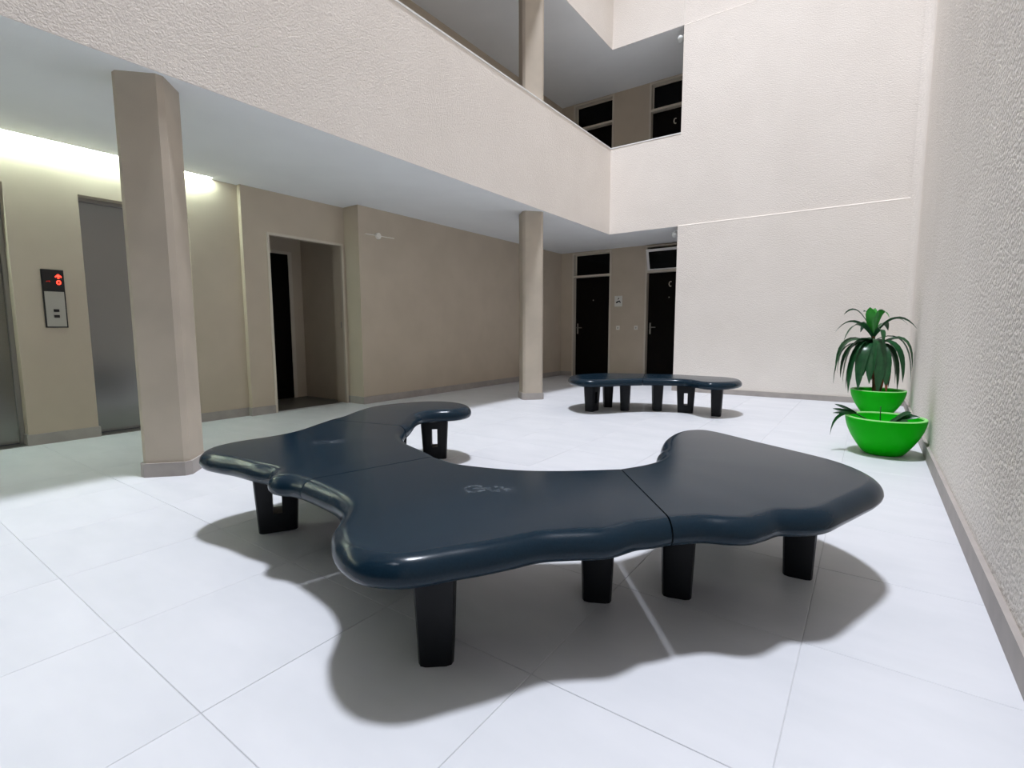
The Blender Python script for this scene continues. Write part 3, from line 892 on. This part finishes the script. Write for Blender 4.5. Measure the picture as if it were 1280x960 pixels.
lower = [   # tip relative to the lower crown, width, rise of the arch, roll
    (-0.37, 0.02, -0.42, 0.05, 0.24, 0.3), (-0.35, -0.12, -0.26, 0.07, 0.30, -0.4), (-0.27, -0.20, -0.40, 0.12, 0.24, 0.5), (-0.21, -0.24, -0.50, 0.12, 0.16, 0.2),
    (-0.12, -0.26, -0.46, 0.125, 0.20, -0.3), (-0.30, -0.06, -0.34, 0.09, 0.18, 0.6), (-0.02, -0.28, -0.38, 0.12, 0.12, 0.3), (0.06, -0.27, -0.50, 0.14, 0.20, -0.2),
    (0.13, -0.23, -0.42, 0.12, 0.14, 0.4), (0.21, -0.16, -0.38, 0.10, 0.10, -0.5), (0.28, -0.10, -0.36, 0.09, 0.20, 0.4), (0.35, -0.05, -0.36, 0.06, 0.30, -0.3),
    (0.36, 0.05, -0.24, 0.075, 0.34, 0.5), (-0.34, 0.10, -0.30, 0.07, 0.28, -0.5), (0.22, 0.22, -0.34, 0.09, 0.22, 0.3), (-0.20, 0.24, -0.38, 0.09, 0.22, -0.3),
    (0.0, 0.28, -0.38, 0.10, 0.22, 0.2), (0.24, -0.02, -0.46, 0.08, 0.16, 0.6), (-0.08, -0.16, -0.30, 0.11, 0.10, -0.5), (0.10, -0.12, -0.30, 0.10, 0.14, 0.5),
    (-0.24, 0.0, -0.48, 0.08, 0.14, 0.3), (0.16, 0.06, -0.44, 0.08, 0.12, -0.4),
]
for i, (x, y, z, w, rise, roll) in enumerate(lower):
    o2 = O2 + Vector((0, 0, 0.10 * ((i * 5) % 4) / 3))
    c = Vector((x * 0.95, y * 0.9, rise))
    leaf_obj(e, o2, O2 + c, O2 + Vector((x, y * 0.9, z)), w * 0.95, 'leaf', 11, 0.3, 0.3, roll)
for x, y, z, w in ((-0.02, -0.10, -0.40, 0.05), (0.03, -0.13, -0.46, 0.045), (-0.05, -0.05, -0.38, 0.05), (0.09, -0.08, -0.37, 0.045), (0.07, -0.20, -0.50, 0.04)):
    leaf_obj(e, (-0.05, 0, 0.33), (x + 0.0, y, 0.30), (x, y - 0.02, 0.55 + z), w, 'leaf_dead')
tag(e, 'tall leafy plant with long drooping glossy leaves in the rear bowl', 'plant')

# low sprouts in the front bowl
e = empty('sprouting_plant', (P1C[0], P1C[1], 0.225))
fan = (-0.16, -0.02, 0.03)
tube('stalk', [(-0.06, -0.06, -0.005), (-0.12, -0.05, 0.045), (-0.2, -0.04, 0.088)], [0.006, 0.006, 0.005], 'leaf', e, 6)
for p1, p2, w in (((-0.26, -0.04, 0.12), (-0.34, -0.02, 0.145), 0.028), ((-0.27, -0.06, 0.10), (-0.35, -0.06, 0.112), 0.026), ((-0.26, -0.09, 0.09), (-0.345, -0.10, 0.082), 0.024),
                  ((-0.33, -0.08, 0.11), (-0.355, -0.12, -0.10), 0.04), ((-0.22, -0.1, 0.09), (-0.27, -0.14, 0.085), 0.022)):
    leaf_obj(e, (-0.19, -0.04, 0.085), p1, p2, w * 1.3, 'leaf', 8, 0.3, 0.5, 0.9)
tube('twig', [(-0.03, 0.0, -0.005), (-0.032, 0.0, 0.08), (-0.033, 0.0, 0.15)], [0.0045, 0.004, 0.003], 'leaf', e, 6)
tube('stalk', [(0.05, -0.02, -0.005), (0.07, -0.02, 0.05), (0.085, -0.02, 0.09)], [0.006, 0.005, 0.004], 'leaf', e, 6)
tube('twig', [(0.1, 0.03, -0.005), (0.11, 0.03, 0.06)], [0.008, 0.006], 'leaf', e, 6)
for p0, p1, p2, w in (((0.03, -0.03, 0.0), (0.07, -0.05, 0.07), (0.12, -0.06, 0.12), 0.03), ((0.07, -0.02, 0.05), (0.10, -0.04, 0.11), (0.155, -0.05, 0.125), 0.03),
                      ((0.07, -0.02, 0.05), (0.13, -0.05, 0.09), (0.21, -0.05, 0.092), 0.034), ((0.05, -0.03, 0.02), (0.10, -0.08, 0.06), (0.14, -0.10, 0.06), 0.028), ((0.08, -0.02, 0.07), (0.13, 0.03, 0.10), (0.18, 0.06, 0.085), 0.03), ((0.0, -0.02, 0.0), (0.05, -0.05, 0.05), (0.09, -0.06, 0.085), 0.026)):
    leaf_obj(e, p0, p1, p2, w * 1.3, 'leaf', 8, 0.3, 0.5, 0.9)
tag(e, 'low sprouts with narrow leaves in the front bowl', 'plant')
